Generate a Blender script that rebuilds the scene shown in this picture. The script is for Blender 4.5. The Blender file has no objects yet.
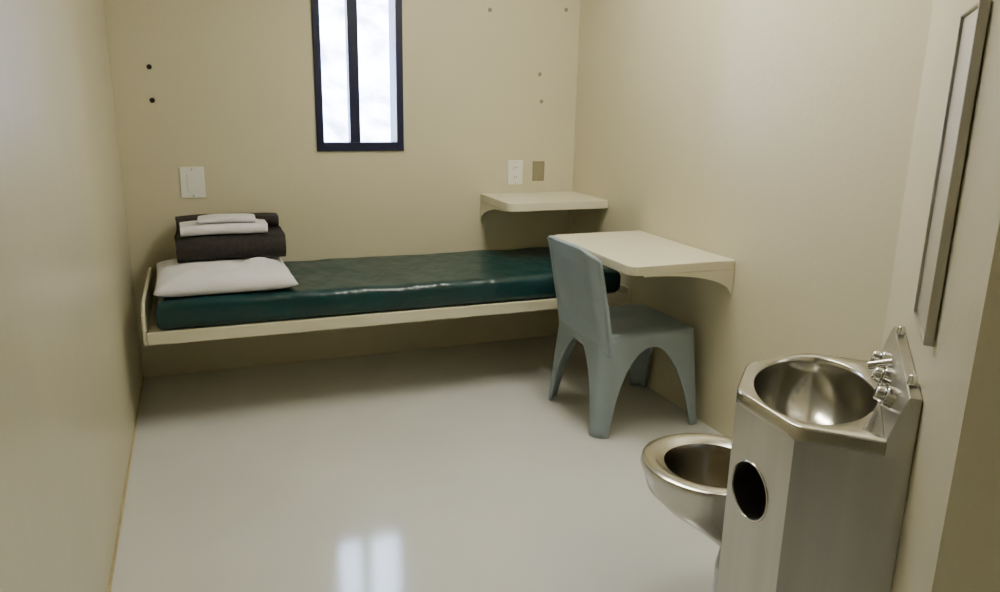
import bpy, bmesh, math, random
from mathutils import Vector, Matrix, noise
random.seed(3)
S = bpy.context.scene
COL = S.collection

# ---------------------------------------------------------------- materials
def mat(name, col, rough=0.5, metal=0.0, var=0.0, vscale=4.0, bump=0.0, bscale=60.0, coat=0.0,
        stretch=None, rvar=0.0, spec=0.5, bdist=0.01):
    m = bpy.data.materials.new(name); m.use_nodes = True
    nt = m.node_tree; b = nt.nodes['Principled BSDF']
    b.inputs['Base Color'].default_value = (*col, 1)
    b.inputs['Roughness'].default_value = rough
    b.inputs['Metallic'].default_value = metal
    b.inputs['Coat Weight'].default_value = coat
    b.inputs['Specular IOR Level'].default_value = spec
    tc = nt.nodes.new('ShaderNodeTexCoord')
    mp = nt.nodes.new('ShaderNodeMapping')
    nt.links.new(tc.outputs['Object'], mp.inputs['Vector'])
    if stretch: mp.inputs['Scale'].default_value = stretch
    if var > 0 or rvar > 0:
        n = nt.nodes.new('ShaderNodeTexNoise'); n.inputs['Scale'].default_value = vscale
        n.inputs['Detail'].default_value = 5
        nt.links.new(mp.outputs[0], n.inputs['Vector'])
        if var > 0:
            r = nt.nodes.new('ShaderNodeValToRGB')
            r.color_ramp.elements[0].position = .3; r.color_ramp.elements[1].position = .7
            r.color_ramp.elements[0].color = (*[c*(1-var) for c in col], 1)
            r.color_ramp.elements[1].color = (*[min(1, c*(1+var)) for c in col], 1)
            nt.links.new(n.outputs['Fac'], r.inputs['Fac'])
            nt.links.new(r.outputs['Color'], b.inputs['Base Color'])
        if rvar > 0:
            mr = nt.nodes.new('ShaderNodeMapRange')
            mr.inputs['To Min'].default_value = max(0, rough-rvar)
            mr.inputs['To Max'].default_value = rough+rvar
            nt.links.new(n.outputs['Fac'], mr.inputs['Value'])
            nt.links.new(mr.outputs[0], b.inputs['Roughness'])
    if bump > 0:
        n2 = nt.nodes.new('ShaderNodeTexNoise'); n2.inputs['Scale'].default_value = bscale
        n2.inputs['Detail'].default_value = 3
        nt.links.new(mp.outputs[0], n2.inputs['Vector'])
        bp = nt.nodes.new('ShaderNodeBump'); bp.inputs['Strength'].default_value = bump
        bp.inputs['Distance'].default_value = bdist
        nt.links.new(n2.outputs['Fac'], bp.inputs['Height'])
        nt.links.new(bp.outputs[0], b.inputs['Normal'])
    return m

M_wall = mat('painted_block_wall', (0.62, 0.575, 0.415), 0.33, var=0.03, vscale=1.5, bump=0.25, bscale=45, bdist=0.004)
M_wall_l = mat('painted_block_wall_shaded', (0.56, 0.525, 0.385), 0.32, var=0.07, vscale=2.2, bump=0.35, bscale=12, bdist=0.005, stretch=(1, 1, .35), rvar=.07)  # left wall's shade painted in as a darker base colour; blotches are random
M_floor = mat('epoxy_floor', (0.67, 0.675, 0.65), 0.11, var=0.04, vscale=2.0, bump=0.09, bscale=9, bdist=0.004, rvar=0.03, spec=.75)
M_ceil = mat('ceiling_paint', (0.72, 0.71, 0.64), 0.6, var=0.02)
M_steel_paint = mat('painted_steel', (0.69, 0.65, 0.495), 0.35, var=0.03, vscale=6)
M_navy = mat('window_frame_paint', (0.003, 0.006, 0.040), 0.45, var=0.05)
M_mattress = mat('green_vinyl', (0.004, 0.038, 0.043), 0.30, var=0.15, vscale=3, bump=0.7, bscale=7, bdist=0.03, stretch=(1, .5, 1))
M_white = mat('white_cotton', (0.78, 0.77, 0.82), 0.85, var=0.03, bump=0.4, bscale=14, bdist=0.012)
M_blanket = mat('grey_wool', (0.030, 0.026, 0.026), 0.95, var=0.3, vscale=60, bump=0.4, bscale=120, bdist=0.004)
M_chair = mat('grey_plastic', (0.285, 0.35, 0.385), 0.40, var=0.04, vscale=9, bump=0.06, bscale=200, bdist=0.002)
M_ss = mat('brushed_stainless', (0.50, 0.49, 0.45), 0.30, metal=1, var=0.09, vscale=14, stretch=(1, 1, .04), rvar=0.06)
M_ssb = mat('polished_stainless', (0.55, 0.535, 0.49), 0.20, metal=1, var=0.08, vscale=6, rvar=0.05)
M_mir = mat('security_mirror_steel', (0.70, 0.69, 0.67), 0.3, metal=1, var=0.03, vscale=5)
M_dark = mat('dark_void', (0.006, 0.006, 0.006), 0.8, var=0.1)
M_plate = mat('white_plastic', (0.82, 0.82, 0.78), 0.35, var=0.02)
M_tan = mat('tan_metal_plate', (0.30, 0.27, 0.18), 0.4, metal=0.3, var=0.05)
M_chrome = mat('chrome', (0.75, 0.75, 0.74), 0.1, metal=1, var=0.02)
M_caulk = mat('aged_caulk', (0.50, 0.42, 0.24), 0.7, var=0.15, vscale=10)

# ---------------------------------------------------------------- helpers
def link(o, parent=None):
    COL.objects.link(o)
    if parent is not None:
        o.parent = parent
    return o
def empty(name, loc=(0, 0, 0), rotz=0):
    e = bpy.data.objects.new(name, None); e.location = loc; e.rotation_euler = (0, 0, rotz)
    e.empty_display_size = .1
    COL.objects.link(e); return e
def mesh_obj(name, verts, faces, m, parent=None, smooth=False, bevel=0, bseg=3, solid=0, subsurf=0, soloff=0):
    me = bpy.data.meshes.new(name); me.from_pydata([tuple(v) for v in verts], [], faces)
    bm = bmesh.new(); bm.from_mesh(me); bmesh.ops.recalc_face_normals(bm, faces=bm.faces[:]); bm.to_mesh(me); bm.free()
    me.materials.append(m)
    o = bpy.data.objects.new(name, me); link(o, parent)
    if solid:
        md = o.modifiers.new('sol', 'SOLIDIFY'); md.thickness = solid; md.offset = soloff
    if bevel:
        md = o.modifiers.new('bev', 'BEVEL'); md.width = bevel; md.segments = bseg; md.limit_method = 'ANGLE'
        md.angle_limit = math.radians(40); md.harden_normals = False
    if subsurf:
        md = o.modifiers.new('sub', 'SUBSURF'); md.levels = subsurf; md.render_levels = subsurf
    if smooth or bevel:
        for p in me.polygons: p.use_smooth = True
        if not subsurf and not (smooth == 'all'):
            try:
                me.set_sharp_from_angle(angle=math.radians(45))
            except Exception: pass
    return o
def boxvf(x0, x1, y0, y1, z0, z1, base=0):
    v = [(x0,y0,z0),(x1,y0,z0),(x1,y1,z0),(x0,y1,z0),(x0,y0,z1),(x1,y0,z1),(x1,y1,z1),(x0,y1,z1)]
    f = [(0,3,2,1),(4,5,6,7),(0,1,5,4),(1,2,6,5),(2,3,7,6),(3,0,4,7)]
    return v, [tuple(i+base for i in q) for q in f]
def boxes(name, lst, m, parent=None, bevel=0):
    V=[];F=[]
    for b in lst:
        v,f = boxvf(*b, base=len(V)); V+=v; F+=f
    return mesh_obj(name, V, F, m, parent, bevel=bevel)
def prism(name, pts, a0, a1, axis, m, parent=None, bevel=0, smooth=False):
    """extrude 2D polygon; axis 'x': pts=(y,z); 'y': pts=(x,z); 'z': pts=(x,y)"""
    def P(p, a):
        return {'x':(a,p[0],p[1]),'y':(p[0],a,p[1]),'z':(p[0],p[1],a)}[axis]
    n=len(pts); V=[P(p,a0) for p in pts]+[P(p,a1) for p in pts]
    F=[tuple(range(n)), tuple(range(2*n-1,n-1,-1))]+[(i,(i+1)%n,n+(i+1)%n,n+i) for i in range(n)]
    return mesh_obj(name,V,F,m,parent,bevel=bevel,smooth=smooth)
def cyl(name, p0, p1, r0, r1, m, parent=None, n=24, bevel=0):
    p0=Vector(p0);p1=Vector(p1);d=(p1-p0).normalized()
    a=d.orthogonal().normalized(); b=d.cross(a)
    V=[];
    for p,r in((p0,r0),(p1,r1)):
        for i in range(n):
            t=2*math.pi*i/n; V.append(p+a*r*math.cos(t)+b*r*math.sin(t))
    F=[tuple(range(n)),tuple(range(2*n-1,n-1,-1))]+[(i,(i+1)%n,n+(i+1)%n,n+i) for i in range(n)]
    return mesh_obj(name,V,F,m,parent,smooth=True,bevel=bevel,bseg=2)
def rings(name, R, m, parent=None, cap0=False, cap1=False, solid=0, subsurf=0, soloff=0):
    n=len(R[0]); V=[v for r in R for v in r]; F=[]
    for k in range(len(R)-1):
        for i in range(n):
            F.append((k*n+i,k*n+(i+1)%n,(k+1)*n+(i+1)%n,(k+1)*n+i))
    if cap0: F.append(tuple(range(n)))
    if cap1: F.append(tuple(range(len(R)*n-1,(len(R)-1)*n-1,-1)))
    return mesh_obj(name,V,F,m,parent,smooth=True,solid=solid,subsurf=subsurf,soloff=soloff)

# ---------------------------------------------------------------- room numbers
XL, XR, YB, HC = -0.34, 2.107, 4.17, 2.65
TH = 0.25
AX0, AY0 = 0.980, 0.695        # near end of the diagonal chase wall
AX1, AY1 = XR, XR-0.285       # far end
YN = -1.0
WX0, WX1, WZ0, WZ1 = 0.600, 1.066, 1.152, 2.20

boxes('floor', [(XL-TH, XR+TH, YN-.2, YB+TH, -0.1, 0)], M_floor)
boxes('ceiling', [(XL-TH, XR+TH, YN-.2, YB+TH, HC, HC+.1)], M_ceil)
boxes('wall_left', [(XL-TH, XL, YN-.2, YB, 0, HC)], M_wall_l)
boxes('wall_right', [(XR, XR+TH, AY1, YB, 0, HC)], M_wall)
boxes('wall_back', [(XL-TH, WX0, YB, YB+TH, 0, HC), (WX1, XR+TH, YB, YB+TH, 0, HC),
                    (WX0, WX1, YB, YB+TH, 0, WZ0), (WX0, WX1, YB, YB+TH, WZ1, HC)], M_wall)
prism('wall_chase', [(AX0,AY0),(AX1,AY1),(XR+TH,AY1),(XR+TH,YN-.2),(AX0,YN-.2)], 0, HC, 'z', M_wall)
boxes('wall_front', [(XL, AX0, YN-.2, YN, 0, HC)], M_wall)
# cell door behind the viewer
dr = empty('door_1')
boxes('door_leaf', [(-.2, .78, YN+.002, YN+.05, 0.003, 2.1)], mat('door_paint',(0.18,0.16,0.11),0.4,var=.03), dr, bevel=.004)
boxes('door_frame', [(-.26,-.2,YN+.002,YN+.07,0.003,2.16),(.78,.84,YN+.002,YN+.07,0.003,2.16),(-.2,.78,YN+.002,YN+.07,2.1,2.16)], M_steel_paint, dr)
boxes('door_window', [(.45,.62,YN+.05,YN+.055,1.2,1.75)], M_dark, dr)
# caulk line along the left wall foot
boxes('trim_1', [(XL+.0005, XL+.008, YN+.01, YB-.002, 0.0005, 0.006)], M_caulk)

# window
win = empty('window_1')
fr = 0.038
yf0, yf1 = YB-0.012, YB+0.07
mx = 0.805
boxes('frame', [(WX0,WX0+fr,yf0,yf1,WZ0,WZ1),(WX1-fr,WX1,yf0,yf1,WZ0,WZ1),
                (WX0+fr,WX1-fr,yf0,yf1,WZ0,WZ0+.045),(WX0+fr,WX1-fr,yf0,yf1,WZ1-.045,WZ1),
                (mx-.027,mx+.027,yf0+.01,yf1-.005,WZ0+.045,WZ1-.045)], M_navy, win, bevel=.003)
g = bpy.data.materials.new('window_glass'); g.use_nodes=True
nt=g.node_tree; nt.nodes.remove(nt.nodes['Principled BSDF'])
tr=nt.nodes.new('ShaderNodeBsdfTransparent'); tr.inputs[0].default_value=(.93,.96,1,1)
gl=nt.nodes.new('ShaderNodeBsdfGlossy'); gl.inputs['Roughness'].default_value=.03
fn=nt.nodes.new('ShaderNodeFresnel'); mxn=nt.nodes.new('ShaderNodeMixShader')
nt.links.new(fn.outputs[0],mxn.inputs[0]); nt.links.new(tr.outputs[0],mxn.inputs[1]); nt.links.new(gl.outputs[0],mxn.inputs[2])
nt.links.new(mxn.outputs[0],nt.nodes['Material Output'].inputs[0])
boxes('glass_pane', [(WX0+fr-.002,WX1-fr+.002,YB+.05,YB+.054,WZ0+.04,WZ1-.04)], g, win)
M_rev = mat('exterior_reveal', (0.06,0.09,0.17), 0.6, var=.03)
boxes('outer_reveal', [(WX0,WX0+.012,YB+.071,YB+TH,WZ0+.012,WZ1),(WX1-.012,WX1,YB+.071,YB+TH,WZ0+.012,WZ1),(WX0,WX1,YB+.071,YB+TH,WZ0,WZ0+.012)], M_rev, win)

# outside
boxes('exterior_ground', [(-30,30,YB+.3,40,-.4,-.3)], mat('pale_gravel',(0.75,0.75,0.74),0.9,var=.15,vscale=3))
def hill():
    V=[];F=[];nx,ny=60,24
    for j in range(ny+1):
        for i in range(nx+1):
            x=-25+50*i/nx; v=j/ny
            z=-.3+v*9+noise.noise(Vector((x*.4,v*6,0)))*.9*min(1,v*4)
            y=16+v*12+noise.noise(Vector((x*.3,v*4,7)))*1.5
            V.append((x,y,z))
    for j in range(ny):
        for i in range(nx):
            a=j*(nx+1)+i; F.append((a,a+1,a+nx+2,a+nx+1))
    mesh_obj('exterior_hillside',V,F,mat('pale_hillside',(0.50,0.48,0.58),0.9,var=.6,vscale=1.2),None,smooth='all')
hill()

# ---------------------------------------------------------------- wall fittings
def plate(name, x, z, w, h, m, kind):
    e = empty(name, (x, YB, z))
    boxes('cover_plate', [(-w/2,w/2,-.009,-.001,-h/2,h/2)], m, e, bevel=.003)
    if kind=='blank':
        boxes('centre_panel', [(-w*.22,w*.22,-.013,-.0092,-h*.3,h*.3)], m, e, bevel=.002)
    if kind=='outlet':
        for dz in(-.028,.028):
            boxes('receptacle', [(-.018,.018,-.0125,-.0092,dz-.014,dz+.014)], m, e, bevel=.002)
            boxes('slots', [(-.008,-.005,-.0132,-.0127,dz-.004,dz+.006),(.005,.008,-.0132,-.0127,dz-.004,dz+.006)], M_dark, e)
    if kind=='switch':
        boxes('button', [(-.012,.012,-.0125,-.0092,-.018,.018)], m, e, bevel=.002)
    for dz in(-h*.42,h*.42):
        cyl('screw',(0,-.0091,dz),(0,-.011,dz),.003,.003,M_chrome,e,n=10)
plate('intercom_plate', -0.022, 1.003, .115, .155, M_plate, 'blank')
plate('electrical_outlet', 1.728, 1.022, .092, .140, M_plate, 'outlet')
plate('light_switch', 1.876, 1.028, .075, .115, M_tan, 'switch')
bolts = empty('wall_anchor_bolts', (0, YB, 0))
for (bx,bz) in [(-.172,1.555),(-.172,1.40),(1.87,1.575),(1.885,1.425),(1.56,1.905),(2.02,1.93),(2.03,2.0)]:
    cyl('bolt',(bx,-.001,bz),(bx,-.007,bz),.012,.009,M_dark if bx<0 else M_tan,bolts,n=12)

# ---------------------------------------------------------------- bed
bed = empty('wall_bed_frame')
bx0,bx1,by0,by1 = -0.245,2.06,3.40,YB-.004
zt=.452
boxes('pan', [(bx0,bx1,by0,by1,zt-.02,zt)], M_steel_paint, bed, bevel=.003)
boxes('front_rail', [(bx0,bx1,by0-.012,by0-.0005,zt-.045,zt+.012)], M_steel_paint, bed, bevel=.005)
prism('end_rail', [(by0-.012,zt-.045),(by1,zt-.045),(by1,zt+.13),(by0+.06,zt+.13),(by0-.012,zt+.09)], bx0-.014, bx0-.0005, 'x', M_steel_paint, bed, bevel=.004)
boxes('end_rail_right', [(bx1+.0005,bx1+.012,by0-.012,by1,zt-.045,zt+.04)], M_steel_paint, bed, bevel=.004)
for i,x in enumerate((.1,.9,1.7)):
    prism('wall_bracket', [(by1,zt-.0205),(by0+.15,zt-.0205),(by0+.15,zt-.05),(by1,zt-.25)], x-.005, x+.005, 'x', M_steel_paint, bed)

def cushion(name, x0,x1,y0,y1,z0,z1, m, parent, nx,ny, rnd=.03, wr=.004, seed=0, wf=5):
    V=[];F=[]
    def edge(u,L):
        d=min(u,1-u)*L
        return 1 if d>=rnd else math.sqrt(max(0,1-(1-d/rnd)**2))
    def us(n,L):
        k=5; e=[rnd/L*(1-math.cos(math.pi/2*i/k)) for i in range(k)]
        mid=[rnd/L+(1-2*rnd/L)*i/n for i in range(n+1)]
        return e+mid+[1-a for a in reversed(e)]
    U=us(nx,x1-x0);W=us(ny,y1-y0)
    hz=(z1-z0)/2; cz=(z0+z1)/2
    for side in(1,-1):
        for w in W:
            for u in U:
                e=min(edge(u,x1-x0),edge(w,y1-y0))
                x=x0+u*(x1-x0); y=y0+w*(y1-y0)
                z=cz+side*(hz-min(rnd,hz)+min(rnd,hz)*e)
                if side==1: z+=(wr*noise.noise(Vector((x*wf+seed,y*wf*.5,seed)))*1.6-wr*.8)*e
                x+=wr*.8*noise.noise(Vector((y*4,z*9+seed,x*2))); y+=wr*.8*noise.noise(Vector((x*4,z*9,seed)))
                V.append((x,y,z))
    a=len(U);b=len(W);N=a*b
    for j in range(b-1):
        for i in range(a-1):
            q=j*a+i
            F.append((q,q+1,q+a+1,q+a)); F.append((N+q,N+q+a,N+q+a+1,N+q+1))
    for i in range(a-1):
        F.append((i,N+i,N+i+1,i+1)); q=(b-1)*a+i; F.append((q,q+1,N+q+1,N+q))
    for j in range(b-1):
        q=j*a; F.append((q,q+a,N+q+a,N+q)); q=j*a+a-1; F.append((q,N+q,N+q+a,q+a))
    return mesh_obj(name,V,F,m,parent,smooth='all')
mt=cushion('mattress', -.205,2.03,3.412,4.14,zt+.002,zt+.135,M_mattress,None,110,34,rnd=.04,wr=.0055,seed=2,wf=5)
ztm=zt+.137

# pillow
def pillow(name, cx,cy,z0,w,d,h,m,rot=0,flat=None):
    V=[];F=[];nx,ny=48,40
    for side in(1,-1):
        for j in range(ny+1):
            for i in range(nx+1):
                u=-1+2*i/nx;v=-1+2*j/ny
                px=u*(1-.03*(1-v*v)*abs(u)**4); py=v*(1-.04*(1-u*u)*abs(v)**4)
                t=max(0,(1-abs(u)**4.5))**.5*max(0,(1-abs(v)**4.5))**.5
                x=px*w/2;y=py*d/2
                wob=.016*noise.noise(Vector((x*9,y*9,3+side)))*t
                puff=1.0
                if flat is not None:
                    k=min(1,max(0,(cy+y-flat+.06)/.08)); puff=1-.32*k; wob*=(1-k)
                z=(h*.70*t*puff if side>0 else -h*.30*min(1,t*1.5))+wob*(1 if side>0 else 0)
                V.append((x,y,z))
    a=nx+1;N=a*(ny+1)
    for j in range(ny):
        for i in range(nx):
            q=j*a+i;F.append((q,q+1,q+a+1,q+a));F.append((N+q,N+q+a,N+q+a+1,N+q+1))
    o=mesh_obj(name,V,F,m,None,smooth='all')
    bm=bmesh.new();bm.from_mesh(o.data);bmesh.ops.remove_doubles(bm,verts=bm.verts[:],dist=1e-4);bm.to_mesh(o.data);bm.free()
    o.location=(cx,cy,z0+h*.30);o.rotation_euler=(0,0,rot)
    return o
pillow('pillow', .085,3.760,ztm,.60,.66,.092,M_white,rot=.02,flat=3.81)

def folded(name, x0,x1,y0,y1,z0,layers,th,m,seed=0,parent=None):
    path=[]
    k=8
    y_f,y_b=y0+th*.5,y1-th*.5
    for L in range(layers):
        zc=z0+th*(L+.5)
        a,b=(y_b,y_f) if L%2==0 else (y_f,y_b)
        for i in range(9): path.append((a+(b-a)*i/8,zc))
        if L<layers-1:
            s=-1 if L%2==0 else 1
            for i in range(1,k):
                t=math.pi*i/k; path.append((b+s*math.sin(t)*th*.4,zc+th*.5-math.cos(t)*th*.5))
    V=[];F=[];nx=26
    for i in range(nx+1):
        u=i/nx;x=x0+(x1-x0)*u
        for (y,z) in path:
            sag=-.010*(abs(2*u-1)**3)*((z-z0)/(th*layers))
            dx=.006*noise.noise(Vector((y*7,z*20+seed,u*2)))
            V.append((x+dx,y+.004*noise.noise(Vector((x*8,z*10,seed))),z+sag+.002*noise.noise(Vector((x*9,y*9,z*9+seed)))))
    n=len(path)
    for i in range(nx):
        for j in range(n-1): F.append((i*n+j,i*n+j+1,(i+1)*n+j+1,(i+1)*n+j))
    return mesh_obj(name,V,F,m,parent,smooth='all',solid=th*.93,bevel=th*.2)
zb_=ztm+.074
fbe=empty('folded_blanket')
folded('lower_folds', -.115,.380,3.825,4.14,zb_,2,.060,M_blanket,1,fbe)
folded('rear_roll', -.112,.370,4.020,4.14,zb_+.124,2,.031,M_blanket,4,fbe)
folded('folded_sheet', -.09,.30,3.84,4.005,zb_+.124,2,.026,M_white,5)
folded('folded_towel', -.01,.25,3.85,4.00,zb_+.124+.057,2,.011,M_white,9)

# ---------------------------------------------------------------- desk & shelf
def rounded_poly(pts, rad, n=6):
    out=[]
    L=len(pts)
    for i,p in enumerate(pts):
        r=rad[i]
        p=Vector(p);a=(Vector(pts[i-1])-p);b=(Vector(pts[(i+1)%L])-p)
        if r<=0: out.append(tuple(p));continue
        a=a.normalized();b=b.normalized()
        for k in range(n+1):
            t=k/n
            q=(p+a*r)*(1-t)**2+p*2*t*(1-t)+(p+b*r)*t**2
            out.append((q.x,q.y))
    return out
desk=empty('wall_desk')
dx0,dx1,dy0,dy1,dz=1.60,XR-.002,2.61,3.38,.795
prism('top', rounded_poly([(dx0,dy0),(dx1,dy0),(dx1,dy1),(dx0,dy1)],[.05,0,0,.05]), dz-.04, dz, 'z', M_steel_paint, desk, bevel=.004)
def arch_bracket_x(y0,y1,x_out,x_wall,z_top,h_out,h_wall,name,parent):
    pts=[(x_wall,z_top),(x_out,z_top),(x_out,z_top-h_out)]
    for i in range(1,17):
        t=i/16
        x=x_out+(x_wall-x_out)*t
        pts.append((x, z_top-h_out-(h_wall-h_out)*(1-math.sqrt(max(0,1-t**2.2)))))
    prism(name,pts,y0,y1,'y',M_steel_paint,parent)
arch_bracket_x(dy0+.001,dy0+.013,dx0+.06,dx1,dz-.0402,.006,.12,'side_gusset',desk)
arch_bracket_x(dy1-.014,dy1-.002,dx0+.06,dx1,dz-.0402,.006,.12,'side_gusset',desk)

shelf=empty('wall_shelf')
sx0,sx1,sy0,sy1,sz=1.515,XR-.002,3.72,YB-.002,.905
prism('top', rounded_poly([(sx0,sy0),(sx1,sy0),(sx1,sy1),(sx0,sy1)],[.05,0,0,0]), sz-.045, sz, 'z', M_steel_paint, shelf, bevel=.004)
def arch_bracket_y(x0,x1,y_out,y_wall,z_top,h_out,h_wall,name,parent):
    pts=[(y_wall,z_top),(y_out,z_top),(y_out,z_top-h_out)]
    for i in range(1,17):
        t=i/16; y=y_out+(y_wall-y_out)*t
        pts.append((y, z_top-h_out-(h_wall-h_out)*(1-math.sqrt(max(0,1-t**2.2)))))
    prism(name,pts,x0,x1,'x',M_steel_paint,parent)
arch_bracket_y(sx0+.001,sx0+.013,sy0+.06,sy1,sz-.0452,.006,.13,'side_gusset',shelf)
arch_bracket_y(sx1-.014,sx1-.002,sy0+.06,sy1,sz-.0452,.006,.13,'side_gusset',shelf)

# ---------------------------------------------------------------- chair (faces +X)
chair=empty('plastic_chair',(1.812,2.985,0),0)
def rrect(hx,hy,r,n=10,m=18):
    P=[]
    cs=[(hx-r,hy-r,0),(-hx+r,hy-r,90),(-hx+r,-hy+r,180),(hx-r,-hy+r,270)]
    arc=math.pi/2*r
    for k,(cx,cy,a) in enumerate(cs):
        for i in range(n+1):
            t=math.radians(a+90*i/n)
            P.append((cx+r*math.cos(t),cy+r*math.sin(t),abs(i/n-.5)*arc,k))
        nxt=cs[(k+1)%4]
        L=2*(hx-r) if k in(0,2) else 2*(hy-r)
        t=math.radians(a+90); p0=(cx+r*math.cos(t),cy+r*math.sin(t))
        t2=math.radians(nxt[2]); p1=(nxt[0]+r*math.cos(t2),nxt[1]+r*math.sin(t2))
        for i in range(1,m):
            u=i/m; u=.5-.5*math.cos(math.pi*u)
            d=min(u,1-u)*L+arc/2
            P.append((p0[0]+(p1[0]-p0[0])*u,p0[1]+(p1[1]-p0[1])*u,d,10+k))
    return P
hx,hy,rr=.240,.235,.05
P=rrect(hx,hy,rr)
arc=math.pi/4*rr
zs=.450
def splay(x,y,z):
    f=1+.15*(1-z/zs)
    return (x*f,y*f,z)
R=[];rows=14
cols=[]
for (x,y,d,k) in P:
    if k in(10,12): half=(hx-rr)+arc
    elif k in(11,13): half=(hy-rr)+arc
    else: half=None
    leg=.047
    if half is None or d<=leg: zb=.003
    else:
        t=(half-d)/(half-leg)
        zb=.003+.392*(max(0,1-t**2.0))**.56
    cols.append((x,y,zb))
for j in range(rows+1):
    R.append([splay(x,y,zs+(zb-zs)*j/rows) for (x,y,zb) in cols])
rings('leg_skirt',R,M_chair,chair,solid=.014,soloff=-1)
R=[]
for k in range(13):
    f=1-k/12*.97
    ring=[]
    for (x,y,d,kk) in P:
        xx,yy=x*f,y*f
        q=max(0,1-f)
        z=zs+.008*math.sin(min(1,q*6)*math.pi/2) - .026*min(1,max(0,(q-.12)*2.0))
        ring.append((xx,yy,z))
    R.append(ring)
rings('seat',R,M_chair,chair,cap1=True,solid=.01,soloff=-1)
def back():
    V=[];F=[];nu,nv=32,30
    ztop=.835; zb=.37
    for j in range(nv+1):
        v=j/nv
        for i in range(nu+1):
            u=-1+2*i/nu
            top=ztop-.045*abs(u)**5
            z=zb+(top-zb)*v
            halfw=.246-.018*v
            y=u*halfw
            lean=-.240-.080*max(0,(z-zb)/.45)**1.2
            curve=-.028*(1-u*u)*min(1,v*1.6)
            x=lean+curve+.012
            if abs(u)>.84: x+=.022*((abs(u)-.84)/.16)**1.5
            if abs(u)<.70 and v>.30 and v<.90:
                x+=.006
            V.append((x,y,z))
    a=nu+1
    for j in range(nv):
        for i in range(nu):
            q=j*a+i;F.append((q,q+1,q+a+1,q+a))
    mesh_obj('backrest',V,F,M_chair,chair,smooth='all',solid=.014,soloff=0)
    cu=bpy.data.curves.new('back_rim','CURVE');cu.dimensions='3D';cu.bevel_depth=.0105;cu.bevel_resolution=3
    idx=[j*a for j in range(0,nv+1)]+[nv*a+i for i in range(1,nu+1)]+[j*a+nu for j in range(nv-1,-1,-1)]
    sp=cu.splines.new('POLY');sp.points.add(len(idx)-1)
    for p,ii in zip(sp.points,idx): p.co=(*V[ii],1)
    cu.materials.append(M_chair)
    c=bpy.data.objects.new('back_rim',cu);link(c,chair)
back()

# ---------------------------------------------------------------- sink / toilet unit
su=empty('sink_toilet_unit',(1.234,1.020,0),math.radians(45))
n0=-.0485
OUT=[(0,n0),(0,.17),(.165,.31),(.377,.31),(.537,.175),(.537,n0)]
zd=.80
bc=(.270,.144);ba,bb=.235,.136
N=128
def outer(ang,poly):
    d=Vector((math.cos(ang),math.sin(ang)));best=None
    for i in range(len(poly)):
        p=Vector(poly[i])-Vector(bc);q=Vector(poly[(i+1)%len(poly)])-Vector(bc);e=q-p
        den=d.x*e.y-d.y*e.x
        if abs(den)<1e-9: continue
        s=(p.x*e.y-p.y*e.x)/den; t=(p.x*d.y-p.y*d.x)/den
        if s>0 and -1e-6<=t<=1+1e-6 and (best is None or s<best): best=s
    return best
DK=rounded_poly([(0,0),(0,.17),(.165,.31),(.377,.31),(.537,.175),(.537,0)],[0,.02,.03,.03,.02,0],n=4)
angs=[2*math.pi*i/N for i in range(N)]
for p in ((0,0),(.537,0)):
    a=math.atan2(p[1]-bc[1],p[0]-bc[0])%(2*math.pi)
    k=min(range(N),key=lambda i:abs((angs[i]-a+math.pi)%(2*math.pi)-math.pi)); angs[k]=a
def ell(f,z):
    return [(bc[0]+ba*f*math.cos(a),bc[1]+bb*f*math.sin(a),z) for a in angs]
o_=[outer(a,DK) for a in angs]
def outr(off,z):
    return [(bc[0]+(s-off)*math.cos(a),bc[1]+(s-off)*math.sin(a),z) for a,s in zip(angs,o_)]
R=[outr(0,zd-.03),outr(0,zd-.006),outr(.002,zd-.002),outr(.006,zd),ell(1.0,zd+.0),ell(.98,zd-.003),ell(.965,zd-.012)]
for i in range(1,17):
    t=i/16*math.pi/2
    R.append(ell(.965*max(.10,math.cos(t)**.75) if i<16 else .09,zd-.012-.15*math.sin(t)))
rings('basin_deck',R,M_ssb,su,cap1=True)
cyl('drain',(bc[0],bc[1],zd-.1615),(bc[0],bc[1],zd-.158),.024,.022,M_chrome,su,bevel=.001)
cyl('drain_hole',(bc[0],bc[1],zd-.1578),(bc[0],bc[1],zd-.1572),.012,.012,M_dark,su)
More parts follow.
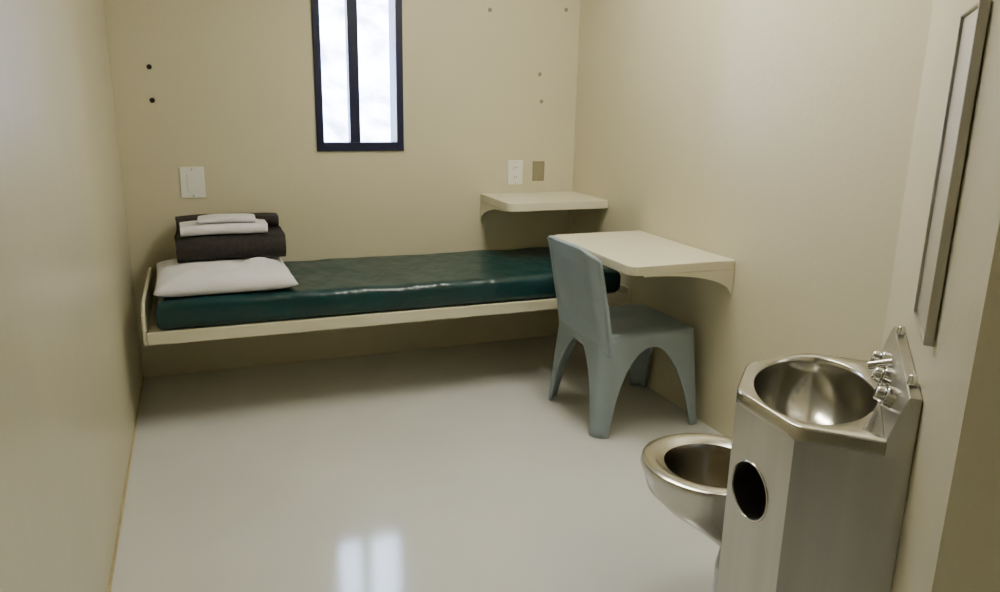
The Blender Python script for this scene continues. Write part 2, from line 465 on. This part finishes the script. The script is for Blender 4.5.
def cabinet():
    zl,zh=0.003,zd-.0302
    n=len(OUT);V=[];F=[]
    ins=.0025
    pc=Vector((.268,.12))
    PO=[tuple(Vector(p)+(pc-Vector(p)).normalized()*ins) if p[1]>n0+.001 else p for p in OUT]
    for p in PO: V.append((*p,zl))
    for p in PO: V.append((*p,zh))
    for i in range(n):
        if i==1: continue
        j=(i+1)%n; F.append((i,j,n+j,n+i))
    F.append(tuple(range(n)))
    A=Vector((*PO[1],0));B=Vector((*PO[2],0));L=(B-A).length;e=(B-A)/L
    hc=(L*.60,.585);hr=.066;K=48
    base=len(V)
    rect=[]
    for i in range(K):
        a=2*math.pi*i/K
        c,s=math.cos(a),math.sin(a)
        V.append(tuple(A+e*(hc[0]+hr*c)+Vector((0,0,hc[1]+hr*s))))
        k=1e9
        if c>1e-6:k=min(k,(L-hc[0])/c)
        if c<-1e-6:k=min(k,-hc[0]/c)
        if s>1e-6:k=min(k,.10/s)
        if s<-1e-6:k=min(k,-.10/s)
        rect.append((hc[0]+k*c,hc[1]+k*s))
    for cc in((0,hc[1]-.1),(L,hc[1]-.1),(0,hc[1]+.1),(L,hc[1]+.1)):
        k=min(range(K),key=lambda i:(rect[i][0]-cc[0])**2+(rect[i][1]-cc[1])**2);rect[k]=cc
    for r in rect: V.append(tuple(A+e*r[0]+Vector((0,0,r[1]))))
    for i in range(K):
        j=(i+1)%K;F.append((base+i,base+j,base+K+j,base+K+i))
    def quad(z0,z1):
        b=len(V)
        V.extend([tuple(A+Vector((0,0,z0))),tuple(B+Vector((0,0,z0))),tuple(B+Vector((0,0,z1))),tuple(A+Vector((0,0,z1)))]);F.append((b,b+1,b+2,b+3))
    quad(zl,hc[1]-.1);quad(hc[1]+.1,zh)
    mesh_obj('cabinet',V,F,M_ss,su)
    nrm=Vector((e.y,-e.x,0)); 
    if nrm.dot(Vector((.26,.1,0))-A)<0:nrm=-nrm
    R=[]
    for dpt,rs in((0,1),(.004,.97),(.10,.97)):
        R.append([tuple(A+e*(hc[0]+hr*rs*math.cos(2*math.pi*i/K))+Vector((0,0,hc[1]+hr*rs*math.sin(2*math.pi*i/K)))+nrm*dpt) for i in range(K)])
    rings('roll_recess',R,mat('recess_dark_steel',(.06,.055,.05),.5,metal=.6,var=.05),su,cap1=True)
    R=[]
    for dpt,rs in((0,.99),(-.003,1.01),(-.003,1.05),(0,1.07)):
        R.append([tuple(A+e*(hc[0]+hr*rs*math.cos(2*math.pi*i/K))+Vector((0,0,hc[1]+hr*rs*math.sin(2*math.pi*i/K)))+nrm*dpt) for i in range(K)])
    rings('recess_lip',R,M_ssb,su)
cabinet()
prism('backsplash',[(0.004,zd+.0005),(-.020,zd+.085),(-.026,zd+.10),(n0,zd+.10),(n0,zd-.0295),(-.0005,zd-.0295),(-.0005,zd+.0005)],-.003,.540,'x',M_ss,su,bevel=.003)
for t in (.12,.25,.38):
    cyl('push_button_collar',(t,-.012,zd+.050),(t,.008,zd+.056),.025,.023,M_chrome,su,bevel=.002)
    cyl('push_button',(t,.008,zd+.056),(t,.026,zd+.061),.018,.015,M_chrome,su,bevel=.004)
cyl('spout',(.315,-.016,zd+.070),(.315,.035,zd+.055),.011,.009,M_chrome,su,bevel=.002)
for t in (.08,.46):
    cyl('faucet_cap',(t,-.036,zd+.1005),(t,-.036,zd+.122),.011,.008,M_chrome,su,bevel=.003)
# toilet
tc_=(.495,.378)
K=64
def tring(a,bf,bb_,z,cy=0):
    r=[]
    for i in range(K):
        t=2*math.pi*i/K
        x=a*math.cos(t); y=(bf if math.sin(t)>0 else bb_)*math.sin(t)
        r.append((tc_[0]+x,tc_[1]+cy+y,z))
    return r
R=[tring(.075,.06,.12,.18,-.12),tring(.085,.07,.13,.22,-.10),tring(.110,.11,.14,.265,-.07),tring(.150,.155,.15,.32,-.02),tring(.175,.185,.16,.365),
   tring(.186,.198,.16,.405),tring(.192,.204,.16,.42),tring(.197,.209,.16,.436),tring(.193,.205,.16,.450),tring(.178,.190,.16,.456),tring(.155,.165,.15,.452),tring(.135,.142,.145,.442)]
rings('toilet_bowl',R,M_ssb,su,cap0=True)
M_in=mat('dark_bowl_steel',(.30,.27,.22),.25,metal=1,var=.15,vscale=10)  # bowl interior, darker steel than the outside
R=[tring(.135,.142,.145,.442),tring(.128,.136,.14,.425),tring(.122,.130,.14,.38),tring(.105,.11,.12,.32),tring(.07,.08,.08,.28),tring(.035,.04,.04,.26)]
rings('bowl_interior',R,M_in,su,cap1=True)
prism('trap_housing',rounded_poly([(.33,.06),(.33,.28),(.38,.34),(.56,.34),(.62,.28),(.62,.06)],[.02]*6),.003,.20,'z',M_ss,su,bevel=.01)
prism('toilet_shroud',rounded_poly([(.5375,n0),(.5375,.20),(.40,.325),(.645,.325),(.665,.20),(.665,n0)],[0,0,0,.03,.03,0]),.003,.47,'z',M_ss,su,bevel=.006)

# mirror on the chase wall
mr=empty('wall_mirror',(1.234+.0,1.020+.0,0),math.radians(45))
ma,mb,mz0,mz1=-.022,.212,1.022,1.615
boxes('mirror_plate',[(ma,mb,n0+.0005,n0+.012,mz0,mz1)],M_mir,mr,bevel=.004)
boxes('mirror_frame',[(ma-.007,ma,n0+.0005,n0+.018,mz0-.007,mz1+.007),(mb,mb+.007,n0+.0005,n0+.018,mz0-.007,mz1+.007),(ma,mb,n0+.0005,n0+.018,mz0-.007,mz0),(ma,mb,n0+.0005,n0+.018,mz1,mz1+.007)],M_ss,mr,bevel=.002)

# ---------------------------------------------------------------- ceiling light
cf=empty('ceiling_light',(1.35,2.60,HC))
boxes('housing',[(-.18,.18,-.62,.62,-.07,-.001)],M_plate,cf,bevel=.006)
em=bpy.data.materials.new('fluorescent_diffuser');em.use_nodes=True
b=em.node_tree.nodes['Principled BSDF'];b.inputs['Emission Color'].default_value=(1,.95,.80,1);b.inputs['Emission Strength'].default_value=33
b.inputs['Base Color'].default_value=(.9,.9,.85,1)
boxes('diffuser',[(-.16,.16,-.60,.60,-.085,-.0705)],em,cf,bevel=.004)
# daylight
w=bpy.data.worlds.new('World');S.world=w;w.use_nodes=True
w.node_tree.nodes['Background'].inputs[0].default_value=(.64,.78,1,1)
w.node_tree.nodes['Background'].inputs[1].default_value=22.0
sl=bpy.data.lights.new('sun','SUN');sl.energy=55;sl.angle=.02
so=bpy.data.objects.new('sun',sl);COL.objects.link(so);so.rotation_euler=(math.radians(48),0,math.radians(15))

# ---------------------------------------------------------------- camera
cam=bpy.data.cameras.new('camera');co=bpy.data.objects.new('camera',cam);COL.objects.link(co)
f=Vector((.3565,.901,-.2521)).normalized()
r=Vector((.9312,-.364,.0184));r=(r-f*r.dot(f)).normalized()
u=r.cross(f)
Mx=Matrix(((r.x,u.x,-f.x,0),(r.y,u.y,-f.y,0),(r.z,u.z,-f.z,1.45),(0,0,0,1)))
co.matrix_world=Mx
cam.sensor_width=36;cam.lens=27.65;cam.clip_start=.02
S.camera=co
